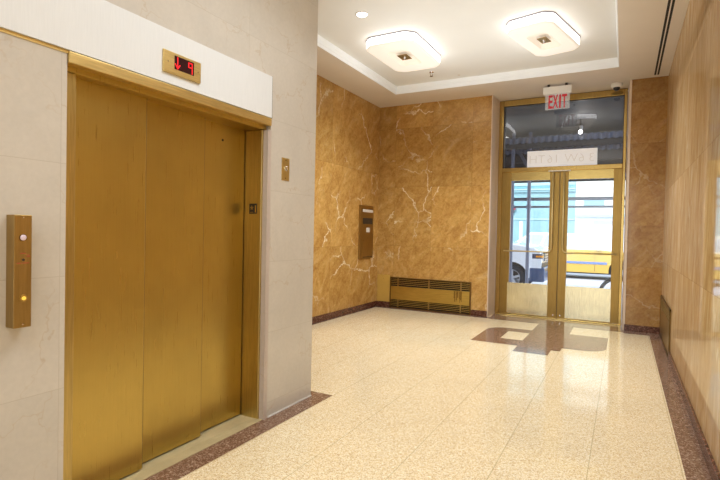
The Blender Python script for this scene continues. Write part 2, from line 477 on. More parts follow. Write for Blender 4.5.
# elevator wall with its opening, end face, shaft lining
OY0, OY1, OZ = 1.406, 2.935, 2.246
bm = bmesh.new()
box(bm, -2.9, XE, Y0 - .3, OY0, 0, 4.4)
box(bm, -2.9, XE, OY1, YC, 0, 4.4)
box(bm, -2.9, XE, OY0, OY1, OZ, 4.4)
box(bm, -2.9, -2.66, OY0, OY1, 0, OZ)
struct(obj('wall_left', bm, M['cream']))
struct(obj('wall_near_left', B(XL - .3, -2.9, YC - .3, YC, 0, 4.4), M['cream_x']))
struct(obj('wall_far_left', B(XL - .3, XL, YC, 9.2, 0, 4.4), M['left']))
bm = B(XL, OX0, YB, 9.2, 0, 4.4)
struct(obj('wall_back', bm, M['back']))
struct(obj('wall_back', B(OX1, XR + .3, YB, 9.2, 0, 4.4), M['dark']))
struct(obj('wall_right', B(XR, XR + .3, Y0 - .3, YB, 0, 4.4), M['right']))
struct(obj('wall_front', B(-2.9, XR + .3, Y0 - .3, Y0, 0, 4.4), M['cream_x']))

# ceiling: upper plate, soffit ring with recessed tray, crown moulding
CX0, CX1, CY0, CY1 = -3.545, -.118, 3.75, 7.82
bm = bmesh.new()
box(bm, XL - .3, XR + .3, Y0 - .3, 9.2, ZU, 4.4)
struct(obj('ceiling', bm, M['white_plaster']))
bm = bmesh.new()
box(bm, XL, CX0, YC, 9.2, ZC, ZU)
box(bm, CX1, XR, Y0, 9.2, ZC, ZU)
box(bm, CX0, CX1, CY1, 9.2, ZC, ZU)
box(bm, XE, CX1, Y0, CY0, ZC, ZU)
box(bm, CX0, XE, YC, CY0, ZC, ZU)
struct(obj('lower_ceiling', bm, M['plaster']))
def crown_ring(bm):
    prof = [(0, 0), (.008, 0), (.010, .040), (.016, .048), (.017, .085), (.024, .098), (.028, .131), (0, .131)]
    def loop(d, h):
        return [(CX0 + d, CY0 + d, ZC + h), (CX1 - d, CY0 + d, ZC + h), (CX1 - d, CY1 - d, ZC + h), (CX0 + d, CY1 - d, ZC + h)]
    rs = [[bm.verts.new(p) for p in loop(d, h)] for d, h in prof]
    for a, b in zip(rs, rs[1:] + rs[:1]):
        for k in range(4): bm.faces.new((a[k], a[(k + 1) % 4], b[(k + 1) % 4], b[k]))
bm = bmesh.new(); crown_ring(bm)
struct(obj('trim_1', bm, M['crown']))

# baseboards
bb = .098
struct(obj('baseboard_far', B(XL, XL + .02, YC, YB, 0, bb, bev=.003), M['granite']))
bm = bmesh.new()
box(bm, XL + .02, -3.897, YB - .02, YB, 0, bb, bev=.003)
box(bm, -2.325, OX0, YB - .02, YB, 0, bb, bev=.003)
box(bm, OX1 + .005, XR, YB - .02, YB, 0, bb, bev=.003)
struct(obj('baseboard_back', bm, M['granite']))
struct(obj('baseboard_right', B(XR - .02, XR, Y0, 6.80, 0, bb, bev=.003), M['granite']))
struct(obj('baseboard_left', B(XE, XE + .007, 2.95, YC, .0016, .010), M['caulk']))

# pale stone reveals of the entrance, stone strip beside the elevator frame
bm = bmesh.new()
prism(bm, [(OX0 - .004, YB - .012), (OX0 + .010, YB - .012), (-2.018, YD + .01), (OX0 - .004, YD + .01)], 0, ZC, 'xy')
struct(obj('trim_2', bm, M['trimstone']))
bm = bmesh.new()
prism(bm, [(OX1 + .016, YB - .012), (OX1 - .014, YB - .012), (.004, YD + .01), (OX1 + .016, YD + .01)], 0, ZC, 'xy')
struct(obj('trim_3', bm, M['trimstone']))
struct(obj('trim_4', B(-2.40, XE + .003, 2.900, 2.938, 0, 2.17), M['strip']))

# ------------------------------------------------------------------ elevator
el = thing('elevator_entrance', 'brushed brass elevator entrance with three closed telescoping sliding panels in cream marble wall', 'elevator', (-2.45, 2.17, 0))
bm = bmesh.new(); box(bm, -2.66, -2.386, 1.409, 1.476, 0, 2.17, bev=.003)
obj('door_jamb', bm, M['brass_jamb'], el)
bm = bmesh.new(); box(bm, -2.66, -2.386, 2.884, 2.932, 0, 2.17, bev=.004)
obj('door_jamb', bm, M['brass_jamb'], el)
obj('header', B(-2.66, -2.386, 1.409, 2.932, 2.172, 2.244, bev=.004), M['brass_lift'], el)
obj('header_strip', B(-2.392, XE + .012, OY0 + .002, 2.929, 2.201, 2.256, bev=.003), M['brass_strip'], el)
bm = bmesh.new(); box(bm, -2.66, -2.352, 1.40, 2.898, -.01, .006)
for k in range(9): box(bm, -2.435 + k * .0085, -2.431 + k * .0085, 1.45, 2.885, .006, .0075)
obj('sill', bm, M['sill'], el)
def lift_panel(x, y0, y1, m='brass_lift'):
    bm = bmesh.new(); box(bm, x - .028, x, y0, y1, .016, 2.185, bev=.003)
    p = obj('door_panel', bm, M[m], el)
    obj('edge_strip', B(x - .03, x - .002, y1 - .001, y1 + .0025, .02, 2.18), M['brass_edge'], p)
    return p
p1 = lift_panel(-2.448, 1.43, 1.930)
p2 = lift_panel(-2.502, 1.86, 2.432, 'brass_lift_shaded')
p3 = lift_panel(-2.548, 2.36, 2.878, 'brass_lift_shaded')
bm = bmesh.new(); box(bm, -2.66, -2.60, 1.43, 2.884, .006, 2.17)
obj('shaft_shadow', bm, M['dark_gap'], el)
bm = bmesh.new(); cyl(bm, (-2.5485, 2.645, 2.062), (1, 0, 0), .009, .003, 16)
obj('keyhole', bm, M['dark_gap'], p3)
jp = obj('jamb_plate', B(-2.497, -2.425, 2.8815, 2.884, 1.545, 1.622, bev=.0008), M['black'], el)
TM = Matrix.Translation((-2.437, 2.8813, 1.556)) @ Matrix.Rotation(PI / 2, 4, 'X')
obj('numeral', text_mesh('1', .075, TM, .0004, .001), M['brass_bright'], jp)
bm = bmesh.new()
pts = []
for k in range(10):
    r = .020 if k % 2 == 0 else .009; a = PI / 2 + k * PI / 5
    pts.append((-2.472 + r * math.cos(a), 1.590 + r * math.sin(a)))
prism(bm, pts, 2.8808, 2.8815, 'xz')
for k in range(3): box(bm, -2.486 + k * .011, -2.480 + k * .011, 2.8808, 2.8815, 1.553, 1.559)
obj('star_mark', bm, M['bronze'], jp)

wp = thing('overhead_panel', 'long white laminate panel on the wall above the brass elevator doors', 'panel', (XE, 1.9, 2.264))
obj('panel_face', B(XE, XE + .014, .55, 2.926, 2.260, 2.566, bev=.001), M['panel'], wp)
obj('edge_trim', B(XE, XE + .012, 2.926, 2.931, 2.258, 2.568), M['dk_metal'], wp)
bm = bmesh.new(); box(bm, XE, XE + .004, .55, OY0 + .005, 2.244, 2.259)
obj('lower_trim', bm, M['brass_strip'], wp)

di = thing('floor_indicator', 'small brass floor indicator with red arrow and numeral on the white panel', 'elevator indicator', (XE + .014, 2.075, 2.32))
xp = XE + .014
obj('bezel', B(xp, xp + .012, 1.936, 2.214, 2.318, 2.442, bev=.0015), M['brass_strip'], di)
xs = xp + .012
sc = obj('screen', B(xs, xs + .001, 2.012, 2.158, 2.349, 2.427), M['screen'], di)
def strokes(segs, w=.0072):
    bm = bmesh.new()
    for (a, b) in segs:
        a = Vector(a); b = Vector(b); d = (b - a).normalized() * w * .5; n = Vector((-d.y, d.x))
        q = [a - d + n, b + d + n, b + d - n, a - d - n]
        prism(bm, [(p.x, p.y) for p in q], xs + .0012, xs + .0022, 'yz')
    return bm
ya, z1, z0 = 2.034, 2.419, 2.356
obj('down_arrow', strokes([((ya, z1), (ya, z0)), ((ya - .017, z0 + .022), (ya, z0)), ((ya + .017, z0 + .022), (ya, z0))]), M['red_led'], sc)
y0, y1, zm = 2.116, 2.143, 2.389
obj('numeral', strokes([((y0, z1 - .004), (y1, z1 - .004)), ((y0, z1 - .004), (y0, zm)), ((y0, zm), (y1, zm)), ((y1, z1 - .004), (y1, z0))]), M['red_led'], sc)
for (y, z) in ((1.966, 2.38), (2.190, 2.38)):
    bm = bmesh.new(); cyl(bm, (xs, y, z), (1, 0, 0), .005, .002, 12); obj('screw', bm, M['chrome'], di)

cs = thing('hall_call_station', 'tall narrow brass call station box with red lettering and lit amber button', 'call station', (XE, 1.19, .98))
xf = -2.282
obj('housing', B(XE, xf, 1.1495, 1.221, .983, 1.471, bev=.0025), M['bronze'], cs)
bm = bmesh.new(); cyl(bm, (xf, 1.184, 1.373), (1, 0, 0), .0155, .004, 24, bev=.001); rg = obj('lamp_ring', bm, M['bronze_dk'], cs)
bm = bmesh.new(); sphere(bm, (xf + .003, 1.184, 1.373), .013, .35, 1, 1); obj('lamp_lens', bm, M['lens_pink'], rg)
bm = bmesh.new(); cyl(bm, (xf, 1.187, 1.111), (1, 0, 0), .0155, .005, 24, bev=.001); rg = obj('call_button', bm, M['brass_bright'], cs)
bm = bmesh.new(); cyl(bm, (xf + .005, 1.187, 1.111), (1, 0, 0), .0085, .002, 20); obj('button_light', bm, M['btn_lit'], rg)
bm = bmesh.new(); cyl(bm, (xf, 1.186, 1.277), (1, 0, 0), .0055, .003, 16); obj('key_switch', bm, M['dk_metal'], cs)
for z in (1.459, .997):
    bm = bmesh.new(); cyl(bm, (xf, 1.185, z), (1, 0, 0), .0035, .0015, 12); obj('screw', bm, M['chrome'], cs)
for (a, b, z) in ((1.174, 1.197, 1.305), (1.202, 1.212, 1.297), (1.198, 1.215, 1.290), (1.160, 1.177, 1.263), (1.183, 1.211, 1.263)):
    bm = bmesh.new(); box(bm, xf, xf + .0005, a, b, z - .0006, z + .0004)
    k = a
    while k < b - .002:
        w = random.uniform(.002, .0035); box(bm, xf, xf + .0006, k, min(k + w, b), z - .002, z + .0022); k += w + .0008
    obj('engraved_text', bm, M['red_text'], cs)

kp = thing('key_switch_plate', 'small brass key switch plate with round lock on the cream marble wall', 'switch plate', (XE, 3.118, 1.815))
obj('plate', B(XE, XE + .005, 3.072, 3.166, 1.815, 1.99, bev=.001), M['brass'], kp)
bm = bmesh.new(); cyl(bm, (XE + .005, 3.119, 1.905), (1, 0, 0), .019, .008, 24, bev=.002); cl = obj('lock_cylinder', bm, M['chrome'], kp)
obj('keyway', B(XE + .013, XE + .0136, 3.117, 3.121, 1.895, 1.915), M['black'], cl)
for z in (1.972, 1.833):
    bm = bmesh.new(); cyl(bm, (XE + .005, 3.119, z), (1, 0, 0), .005, .0015, 12); obj('screw', bm, M['bronze_dk'], kp)

# ------------------------------------------------------------------ intercom on alcove wall
ip = thing('intercom_panel', 'tall brass intercom panel with paper strip and dark display on the alcove marble wall', 'intercom', (XL, 8.01, .93))
obj('plate', B(XL, XL + .03, 7.755, 8.283, .932, 1.905, bev=.006), M['bronze'], ip)
xi = XL + .03
obj('paper_label', B(xi, xi + .002, 7.85, 8.25, 1.782, 1.832), M['paper'], ip)
ds = obj('display', B(xi, xi + .006, 7.855, 8.235, 1.565, 1.675, bev=.003), M['dk_metal'], ip)
for k in range(3): obj('speaker_slot', B(xi + .006, xi + .0065, 7.88, 8.21, 1.585 + k * .03, 1.598 + k * .03), M['black'], ds)
dr = obj('access_door', B(xi, xi + .004, 7.865, 8.265, .985, 1.515, bev=.002), M['bronze'], ip)
obj('call_button', B(xi + .004, xi + .010, 7.985, 8.115, 1.415, 1.5, bev=.003), M['paper'], dr)
for (y, z) in ((8.225, 1.49), (8.225, 1.04), (7.885, 1.27), (7.90, 1.04), (8.05, 1.31)):
    bm = bmesh.new(); cyl(bm, (xi + .004, y, z), (1, 0, 0), .009, .003, 12); obj('screw', bm, M['chrome'], dr)
for k in range(7): obj('drain_slot', B(xi, xi + .002, 7.88 + k * .055, 7.915 + k * .055, .955, .972), M['black'], ip)

# ------------------------------------------------------------------ brass access plate + convector grille on back wall
ap = thing('access_plate', 'plain mustard access plate low in the corner beside the brass grille', 'access panel', (-4.04, YB, .1))
obj('plate', B(-4.163, -3.897, YB - .008, YB, .099, .612, bev=.002), M['mustard'], ap)
for (x, z) in ((-4.03, .54),):
    bm = bmesh.new(); cyl(bm, (x, YB - .008, z), (0, -1, 0), .008, .002, 12); obj('screw', bm, M['bronze'], ap)

gr = thing('convector_grille', 'wide brass convector cover with horizontal slats low on the back wall', 'heating grille', (-3.11, YB, 0))
gx0, gx1, gz1 = -3.888, -2.334, .578
yf = YB - .03
bm = bmesh.new()
box(bm, gx0, gx0 + .022, yf, YB, .002, gz1, bev=.002); box(bm, gx1 - .022, gx1, yf, YB, .002, gz1, bev=.002)
box(bm, gx0, gx1, yf, YB, gz1 - .018, gz1, bev=.002); box(bm, gx0, gx1, yf, YB, .002, .02, bev=.002)
obj('frame', bm, M['bronze_dk'], gr)
obj('backing', B(gx0 + .02, gx1 - .02, YB - .006, YB, .02, gz1 - .02), M['dark_gap'], gr)
cp = obj('center_panel', B(gx0 + .022, gx1 - .022, yf - .004, YB - .01, .160, .412, bev=.003), M['grille_brass'], gr)
bm = bmesh.new()
for k in range(14):
    x = gx1 - .30 + k * .0105
    if k in (3, 8): continue
    h = .10 + .14 * random.random()
    box(bm, x, x + .007, yf - .0052, yf - .004, .40 - h, .405)
obj('scratch_mark', bm, M['bronze_dk'], cp)
bm = bmesh.new()
for z in (.44, .472, .504, .536): box(bm, gx0 + .02, gx1 - .02, yf + .002, yf + .010, z, z + .008)
obj('slat_bank', bm, M['grille_brass'], gr)
bm = bmesh.new()
for z in (.045, .075, .105, .135): box(bm, gx0 + .02, gx1 - .02, yf + .002, yf + .010, z, z + .008)
obj('slat_bank', bm, M['grille_brass'], gr)
for x in (gx0 + .155, (gx0 + gx1) / 2 - .01, gx1 - .19):
    obj('mullion', B(x, x + .022, yf, YB - .004, .412, gz1 - .018), M['bronze'], gr)
    obj('mullion', B(x, x + .022, yf, YB - .004, .02, .16), M['bronze'], gr)

rgt = thing('wall_vent', 'low bronze vent grille set in the glossy streaked marble wall by the corner', 'vent', (XR, 7.6, 0))
ry0, ry1 = 6.83, 8.44
xr = XR - .018
bm = bmesh.new()
box(bm, xr, XR, ry0, ry0 + .035, .004, .585, bev=.003); box(bm, xr, XR, ry1 - .035, ry1, .004, .585, bev=.003)
box(bm, xr, XR, ry0, ry1, .55, .585, bev=.003); box(bm, xr, XR, ry0, ry1, .004, .04, bev=.003)
obj('frame', bm, M['bronze_dk'], rgt)
obj('backing', B(XR - .004, XR, ry0 + .03, ry1 - .03, .04, .55), M['dark_gap'], rgt)
bm = bmesh.new()
for k in range(30): box(bm, xr + .004, XR - .003, ry0 + .05 + k * .0505, ry0 + .068 + k * .0505, .42, .55)
for k in range(3): box(bm, xr + .004, XR - .003, ry0 + .035, ry1 - .035, .448 + k * .034, .456 + k * .034)
obj('lattice', bm, M['bronze'], rgt)
obj('lower_plate', B(xr + .003, XR - .003, ry0 + .035, ry1 - .035, .04, .42, bev=.002), M['bronze'], rgt)

# ------------------------------------------------------------------ ceiling fixtures
def octa(w, l, ch, n=3):
    """rectangle with rounded-chamfer corners"""
    a, b = w / 2, l / 2
    out = []
    for (sx, sy, first) in ((1, -1, 0), (1, 1, 1), (-1, 1, 0), (-1, -1, 1)):
        P = [(sx * (a - ch), sy * b), (sx * a, sy * (b - ch))]
        if first: P = P[::-1]
        out += P
    # soften every vertex
    res = []
    m = len(out)
    for i in range(m):
        p = Vector(out[i]); pr = Vector(out[i - 1]); nx = Vector(out[(i + 1) % m])
        r = min(ch * .35, (p - pr).length * .4, (p - nx).length * .4)
        A = p + (pr - p).normalized() * r; C = p + (nx - p).normalized() * r
        for k in range(n + 1):
            t = k / n
            res.append(tuple((1 - t) ** 2 * A + 2 * t * (1 - t) * p + t * t * C))
    return res
def ceiling_light(cx, cy, w, l, ch, rot, label, ztop, zbot):
    t = thing('ceiling_light', label, 'ceiling light', (cx, cy, ztop), group=None)
    loc = Vector((cx, cy, 0))
    def ring(bm, s, z):
        return [bm.verts.new((cx + x * s[0], cy + y * s[1], z)) for x, y in octa(w, l, ch)]
    def skin(bm, rs, cap0=False, cap1=False):
        for a, b in zip(rs, rs[1:]):
            for k in range(len(a)): bm.faces.new((a[k], a[(k + 1) % len(a)], b[(k + 1) % len(a)], b[k]))
        if cap0: bm.faces.new(rs[0])
        if cap1: bm.faces.new(rs[-1])
    bm = bmesh.new()
    prism(bm, [(cx + x * 1.012, cy + y * 1.008) for x, y in octa(w, l, ch)], ztop - .014, ztop, 'xy')
    obj('base_rim', bm, M['bumper_trim'], t)
    bm = bmesh.new()
    f = lambda d: (1 - d / (w / 2), 1 - d / (l / 2))
    H = ztop - .014 - zbot
    skin(bm, [ring(bm, f(.003), ztop - .014), ring(bm, f(.003), zbot + .022)])
    obj('side_band', bm, M['diffuser_side'], t)
    bm = bmesh.new()
    rs = [ring(bm, f(.003), zbot + .022), ring(bm, f(.007), zbot + .012), ring(bm, f(.016), zbot + .004), ring(bm, f(.032), zbot)]
    # inner recess : rectangular funnel rising to the brass plate
    fw, fl_ = .40, .46
    rs.append(ring(bm, (fw * 1.12, fl_ * 1.12), zbot))
    skin(bm, rs)
    df = obj('diffuser', bm, M['diffuser'], t, smooth=False)
    bm = bmesh.new()
    rs = [ring(bm, (fw * 1.12, fl_ * 1.12), zbot), ring(bm, (fw, fl_), zbot + .012), ring(bm, (.24, .19), zbot + .05), ring(bm, (.24, .19), zbot + .055)]
    skin(bm, rs, cap1=True)
    obj('recess', bm, M['diffuser2'], df)
    pw, pl = w * .10, l * .085
    obj('center_plate', B(cx - pw, cx + pw, cy - pl, cy + pl, zbot + .012, zbot + .018, bev=.002), M['bronze'], t)
    bm = bmesh.new(); lathe(bm, [(0, 0), (.012, .002), (.016, .010), (.010, .02), (.022, .024), (.022, .03)], Matrix.Translation((cx, cy, zbot - .014)), 16)
    obj('finial', bm, M['chrome'], t, smooth=True)
    t.rotation_euler = (0, 0, rot)
    return t
M['bumper_trim'] = plain('fixture_rim_metal', (.32, .30, .34), .3, metal=.6)
ceiling_light(-2.709, 6.239, .711, 1.135, .106, math.radians(-.9), 'lit milky ceiling light beside the small sprinkler, above the floor before the intercom', ZU, 3.81)
ceiling_light(-.928, 6.416, .573, 1.084, .09, math.radians(-13.2), 'lit milky ceiling light hanging in front of the exit sign, turned slightly', ZU, 3.81)

dl = thing('recessed_downlight', 'small round glowing recessed spotlight in the upper ceiling', 'downlight', (-2.732, 5.038, ZU))
bm = bmesh.new(); lathe(bm, [(.075, 0), (.075, -.006), (.062, -.009), (.058, 0)], Matrix.Translation((-2.732, 5.038, ZU)), 32)
obj('trim_ring', bm, M['white_metal'], dl, smooth=True)
bm = bmesh.new(); lathe(bm, [(.060, -.006), (.045, -.020), (.02, -.028), (0, -.030)], Matrix.Translation((-2.732, 5.038, ZU)), 32)
obj('lens', bm, M['spot'], dl, smooth=True)

sp = thing('fire_sprinkler', 'small pendent metal sprinkler head hanging from the upper ceiling', 'sprinkler', (-2.713, 7.317, ZU))
T = Matrix.Translation((-2.713, 7.317, ZU))
bm = bmesh.new(); lathe(bm, [(0, 0), (.04, 0), (.036, -.012), (.014, -.018), (.012, -.035), (0, -.036)], T, 20); obj('escutcheon', bm, M['chrome'], sp)
bm = bmesh.new()
tube(bm, [(-2.725, 7.317, ZU - .034), (-2.731, 7.317, ZU - .05), (-2.716, 7.317, ZU - .066)], .004, 8)
tube(bm, [(-2.701, 7.317, ZU - .034), (-2.695, 7.317, ZU - .05), (-2.710, 7.317, ZU - .066)], .004, 8)
obj('yoke', bm, M['bronze_dk'], sp)
bm = bmesh.new(); lathe(bm, [(0, -.066), (.024, -.066), (.024, -.069), (0, -.069)], T, 20); obj('deflector', bm, M['bronze_dk'], sp)
bm = bmesh.new(); cyl(bm, (-2.37, 7.635, ZU - .007), (0, 0, 1), .022, .007, 20, bev=.002)
tag(obj('ceiling_sensor', bm, M['plaster']), 'tiny round beige sensor disc on the upper ceiling near the crown moulding', 'sensor')

# exit sign
ex = thing('exit_sign', 'red and clear lit EXIT sign hanging from the soffit before the doors', 'exit sign', (-.98, 8.3, ZC))
obj('canopy', B(-1.19, -.772, 8.275, 8.325, 3.655, 3.772, bev=.006), M['white_metal'], ex)
for x in (-1.11, -.85):
    bm = bmesh.new(); cyl(bm, (x, 8.3, 3.772), (0, 0, 1), .02, ZC - 3.772, 14)
    obj('mounting_stem', bm, M['dk_metal'], ex)
pn = obj('sign_panel', B(-1.156, -.797, 8.296, 8.304, 3.412, 3.655, bev=.0015), M['acrylic'], ex)
for k, chh in enumerate('EXIT'):
    x = (-1.094, -1.022, -.955, -.892)[k] + .018
    w = (.062, .078, .026, .074)[k]
    TM = Matrix.Translation((x, 8.2945, 3.436)) @ Matrix.Rotation(PI / 2, 4, 'X')
    obj('letter', text_mesh(chh, .292, TM, .0012, .006, w=w), M['exit_red'], pn)

# dome camera
dc = thing('dome_camera', 'small white dome security camera on the ceiling above the entrance frame', 'security camera', (-.158, 8.66, ZC))
T = Matrix.Translation((-.158, 8.66, ZC))
bm = bmesh.new(); lathe(bm, [(0, 0), (.085, 0), (.085, -.03), (.075, -.055), (.05, -.06), (0, -.06)], T, 28); obj('base', bm, M['white_metal'], dc, smooth=True)
bm = bmesh.new(); lathe(bm, [(.05, -.058), (.048, -.08), (.034, -.098), (.015, -.106), (0, -.107)], T, 24); obj('dome', bm, M['black'], dc, smooth=True)

# linear diffuser
ld = thing('linear_diffuser', 'long narrow two-slot black air diffuser in the ceiling along the glossy wall', 'air vent', (.36, 5.5, ZC))
bm = bmesh.new(); box(bm, .290, .300, 1.0, 8.42, ZC - .003, ZC); box(bm, .318, .330, 1.0, 8.42, ZC - .003, ZC)
box(bm, .356, .368, 1.0, 8.42, ZC - .003, ZC); box(bm, .392, .405, 1.0, 8.42, ZC - .003, ZC)
obj('frame', bm, M['plaster'], ld)
for x in (.330, .368): obj('slot', B(x, x + .025, 1.0, 8.41, ZC - .0012, ZC), M['dark_gap'], ld)

# ------------------------------------------------------------------ entrance doors
FX0, FX1 = -2.014, -.002
bm = bmesh.new()
box(bm, FX0, -1.938, YD, YD + .10, 0, 3.80, bev=.006)
box(bm, -.045, FX1, YD, YD + .10, 0, 3.80, bev=.006)
box(bm, -1.938, -.045, YD, YD + .10, 3.70, 3.80, bev=.006)
box(bm, -1.938, -.045, YD - .02, YD + .10, 2.527, 2.602, bev=.006)
fr = struct(obj('trim_5', bm, M['brass_pol']))
obj('outer_groove', B(FX0 - .003, FX1 + .003, YD + .03, YD + .09, 3.795, ZC), M['dark_gap'], fr)
bm = bmesh.new(); box(bm, -2.01, -.006, YD - .03, YD + .14, 0, .018, bev=.004)
obj('threshold', bm, M['brass_bright'], fr)
bm = bmesh.new(); box(bm, -1.938, -1.918, YD + .02, YD + .09, 2.602, 3.70); box(bm, -.055, -.045, YD + .02, YD + .09, 2.602, 3.70); box(bm, -1.918, -.055, YD + .02, YD + .09, 3.685, 3.70)
obj('glazing_bead', bm, M['dk_metal'], fr)
tw = struct(obj('window_1', B(-1.920, -.052, YD + .052, YD + .060, 2.600, 3.69), M['glass_transom']))

def leaf(name, x0, x1, gx0, gx1, kx0, kx1, mirror):
    y0, y1 = YD + .01, YD + .055
    bm = bmesh.new()
    box(bm, x0, gx0, y0, y1, .022, 2.528, bev=.003); box(bm, gx1, x1, y0, y1, .022, 2.528, bev=.003)
    d = struct(obj(name, bm, M['brass_stile']))
    obj('top_rail', B(gx0 - .001, gx1 + .001, y0 + .001, y1, 2.378, 2.528, bev=.002), M['brass_bright'], d)
    obj('bottom_rail', B(gx0 - .001, gx1 + .001, y0 + .002, y1, .022, .560), M['brass_stile'], d)
    obj('glass_pane', B(gx0 - .005, gx1 + .005, y0 + .02, y0 + .028, .55, 2.385), M['glass'], d)
    obj('kick_plate', B(kx0, kx1, y0 - .004, y0 + .002, .036, .580, bev=.001), M['brass_kick'], d)
    # push bar : horizontal arm bending up into a long vertical pull
    yp = YD - .055
    if not mirror: ex_, vx = -1.872, -1.078
    else: ex_, vx = -.092, -.905
    s = 1 if vx > ex_ else -1
    pts = [(ex_, yp, 1.142)]
    pts += [(vx - s * .075, yp, 1.142)]
    for k in range(1, 9):
        a = k / 8 * PI / 2
        pts.append((vx - s * .075 + s * .075 * math.sin(a), yp, 1.142 + .075 * (1 - math.cos(a))))
    pts.append((vx, yp, 2.50))
    bm = bmesh.new(); tube(bm, pts, .0125, 12)
    pb = obj('push_bar', bm, M['brass_bar'], d, smooth=True)
    bm = bmesh.new(); cyl(bm, (ex_ + s * .02, yp, 1.142), (0, 1, 0), .012, .066, 12); obj('bracket', bm, M['brass_pol'], pb)
    bm = bmesh.new(); cyl(bm, (vx, yp, 2.49), (0, 1, 0), .012, .066, 12); obj('bracket', bm, M['brass_pol'], pb)
    bm = bmesh.new()
    for xx in ((x1 - .05) if not mirror else (x0 + .05),):
        cyl(bm, (xx, y0, .07), (0, -1, 0), .011, .004, 14)
    obj('floor_bolt', bm, M['chrome'], d)
    if not mirror: obj('gap_strip', B(x1 - .004, x1 + .012, y0 + .012, y1 + .01, .02, 2.526), M['brass_edge'], d)  # added strip, keeps daylight out of the gap between the leaves
    return d
leaf('door_1', -1.9385, -.982, -1.783, -1.134, -1.806, -1.128, False)
leaf('door_2', -.972, -.0445, -.842, -.168, -.846, -.160, True)
obj('closer_cover', B(-1.16, -.81, YD - .03, YD + .008, 2.515, 2.532, bev=.003), M['white_metal'], fr)

# ghost house number panel in the transom
hs = thing('house_number_sign', 'white house number panel with faint reversed letters standing on the transom bar', 'sign', (-.97, YD + .02, 2.602))
pb = obj('backing_panel', B(-1.523, -.417, YD + .028, YD + .040, 2.603, 2.884, bev=.001), M['sign_white_glow'], hs)
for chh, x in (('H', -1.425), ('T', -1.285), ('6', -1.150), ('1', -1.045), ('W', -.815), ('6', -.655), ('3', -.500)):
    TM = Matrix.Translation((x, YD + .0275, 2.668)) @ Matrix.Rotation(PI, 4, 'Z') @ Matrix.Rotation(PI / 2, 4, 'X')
    obj('letter', text_mesh(chh, .205, TM, .0004, .003), M['sign_ghost_glow'], pb)

# ------------------------------------------------------------------ outside
RZ = -.15
struct(obj('sidewalk', B(-14, 10, 9.05, 13.6, -.35, -.04), M['sidewalk']))
struct(obj('street', B(-30, 25, 13.6, 25.6, -.40, RZ), M['asphalt']))
struct(obj('far_sidewalk', B(-30, 25, 24.2, 26.2, -.35, -.03), M['sidewalk']))

# sidewalk shed
sh = thing('sidewalk_shed', 'dark sidewalk shed roof of planks and corrugated steel outside above the doors', 'scaffold', (-1, 11.2, 3.9))
bm = bmesh.new()
for k in range(18): box(bm, -9, 7, 9.22 + k * .222, 9.22 + k * .222 + .218, 3.95, 4.0)
obj('plank_deck', bm, M['wood'], sh)
def corrugated(y, z0, z1, x0=-8, x1=6, per=.145, amp=.035):
    bm = bmesh.new(); n = int((x1 - x0) / per * 8)
    prev = None
    for k in range(n + 1):
        x = x0 + (x1 - x0) * k / n; yy = y + amp * math.sin(2 * PI * (x - x0) / per); dz = .022 * math.sin(2 * PI * (x - x0) / per)
        cur = [bm.verts.new((x, yy, z0 + dz)), bm.verts.new((x, yy + .012, z1 + dz)), bm.verts.new((x, yy + .03, z1 + dz - .02))]
        if prev:
            bm.faces.new((prev[0], cur[0], cur[1], prev[1])); bm.faces.new((prev[1], cur[1], cur[2], prev[2]))
        prev = cur
    return bm
for (y, z0, z1) in ((12.5, 3.66, 3.80), (12.9, 3.47, 3.58), (13.2, 2.83, 2.93)):
    obj('corrugated_sheet', corrugated(y, z0, z1), M['corr'], sh)
for (y, z0, z1) in ((12.12, 3.40, 3.95), (13.35, 2.80, 4.1)):
    pass
obj('fascia_board', B(-9, 7, 13.30, 13.36, 2.78, 4.05), M['wood2'], sh)
for (y, z0, z1) in ((12.50, 3.53, 3.64), (12.84, 3.24, 3.40), (13.12, 2.98, 3.10)):
    obj('crossbeam', B(-9, 7, y, y + .10, z0, z1, bev=.004), M['wood2'], sh)
for x in (-6.5, -4.0, 1.9, 4.6):
    obj('joist', B(x, x + .1, 9.3, 13.3, 3.82, 3.95), M['wood2'], sh)

def pipe_post(x, y, r, label):
    t = thing('scaffold_post', label, 'post', (x, y, -.04))
    bm = bmesh.new(); cyl(bm, (x, y, -.03), (0, 0, 1), r, 3.96, 16); obj('tube', bm, M['pipe'], t, smooth=False)
    obj('base_plate', B(x - .09, x + .09, y - .09, y + .09, -.04, -.025), M['pipe'], t)
    for zz in (2.255, 2.065):
        bm = bmesh.new(); cyl(bm, (x, y, zz), (0, 0, 1), r * 1.35, .1, 16); obj('coupler', bm, M['pipe'], t)
pipe_post(-2.464, 12.55, .042, 'grey scaffold pipe post standing in front of the truck front wheel')
pipe_post(-2.065, 12.55, .042, 'grey scaffold pipe post standing beside the truck headlight, before the hood')
for (z, r, lab) in ((2.305, .040, 'upper and thicker grey horizontal scaffold pipe crossing behind both doors'), (2.115, .026, 'lower and thinner grey horizontal scaffold pipe crossing behind both doors')):
    bm = bmesh.new(); tube(bm, [(-6, 12.655, z), (4, 12.655, z)], r, 12)
    tag(obj('scaffold_rail', bm, M['pipe']), lab, 'pipe')
bm = bmesh.new()
prism(bm, [(-2.49, 3.66), (-2.40, 3.66), (-2.07, 3.07), (-2.16, 3.07)], 12.70, 12.72, 'xz')
tag(obj('diagonal_brace', bm, M['corr']), 'pale diagonal steel brace between the scaffold posts, seen through the transom', 'brace')

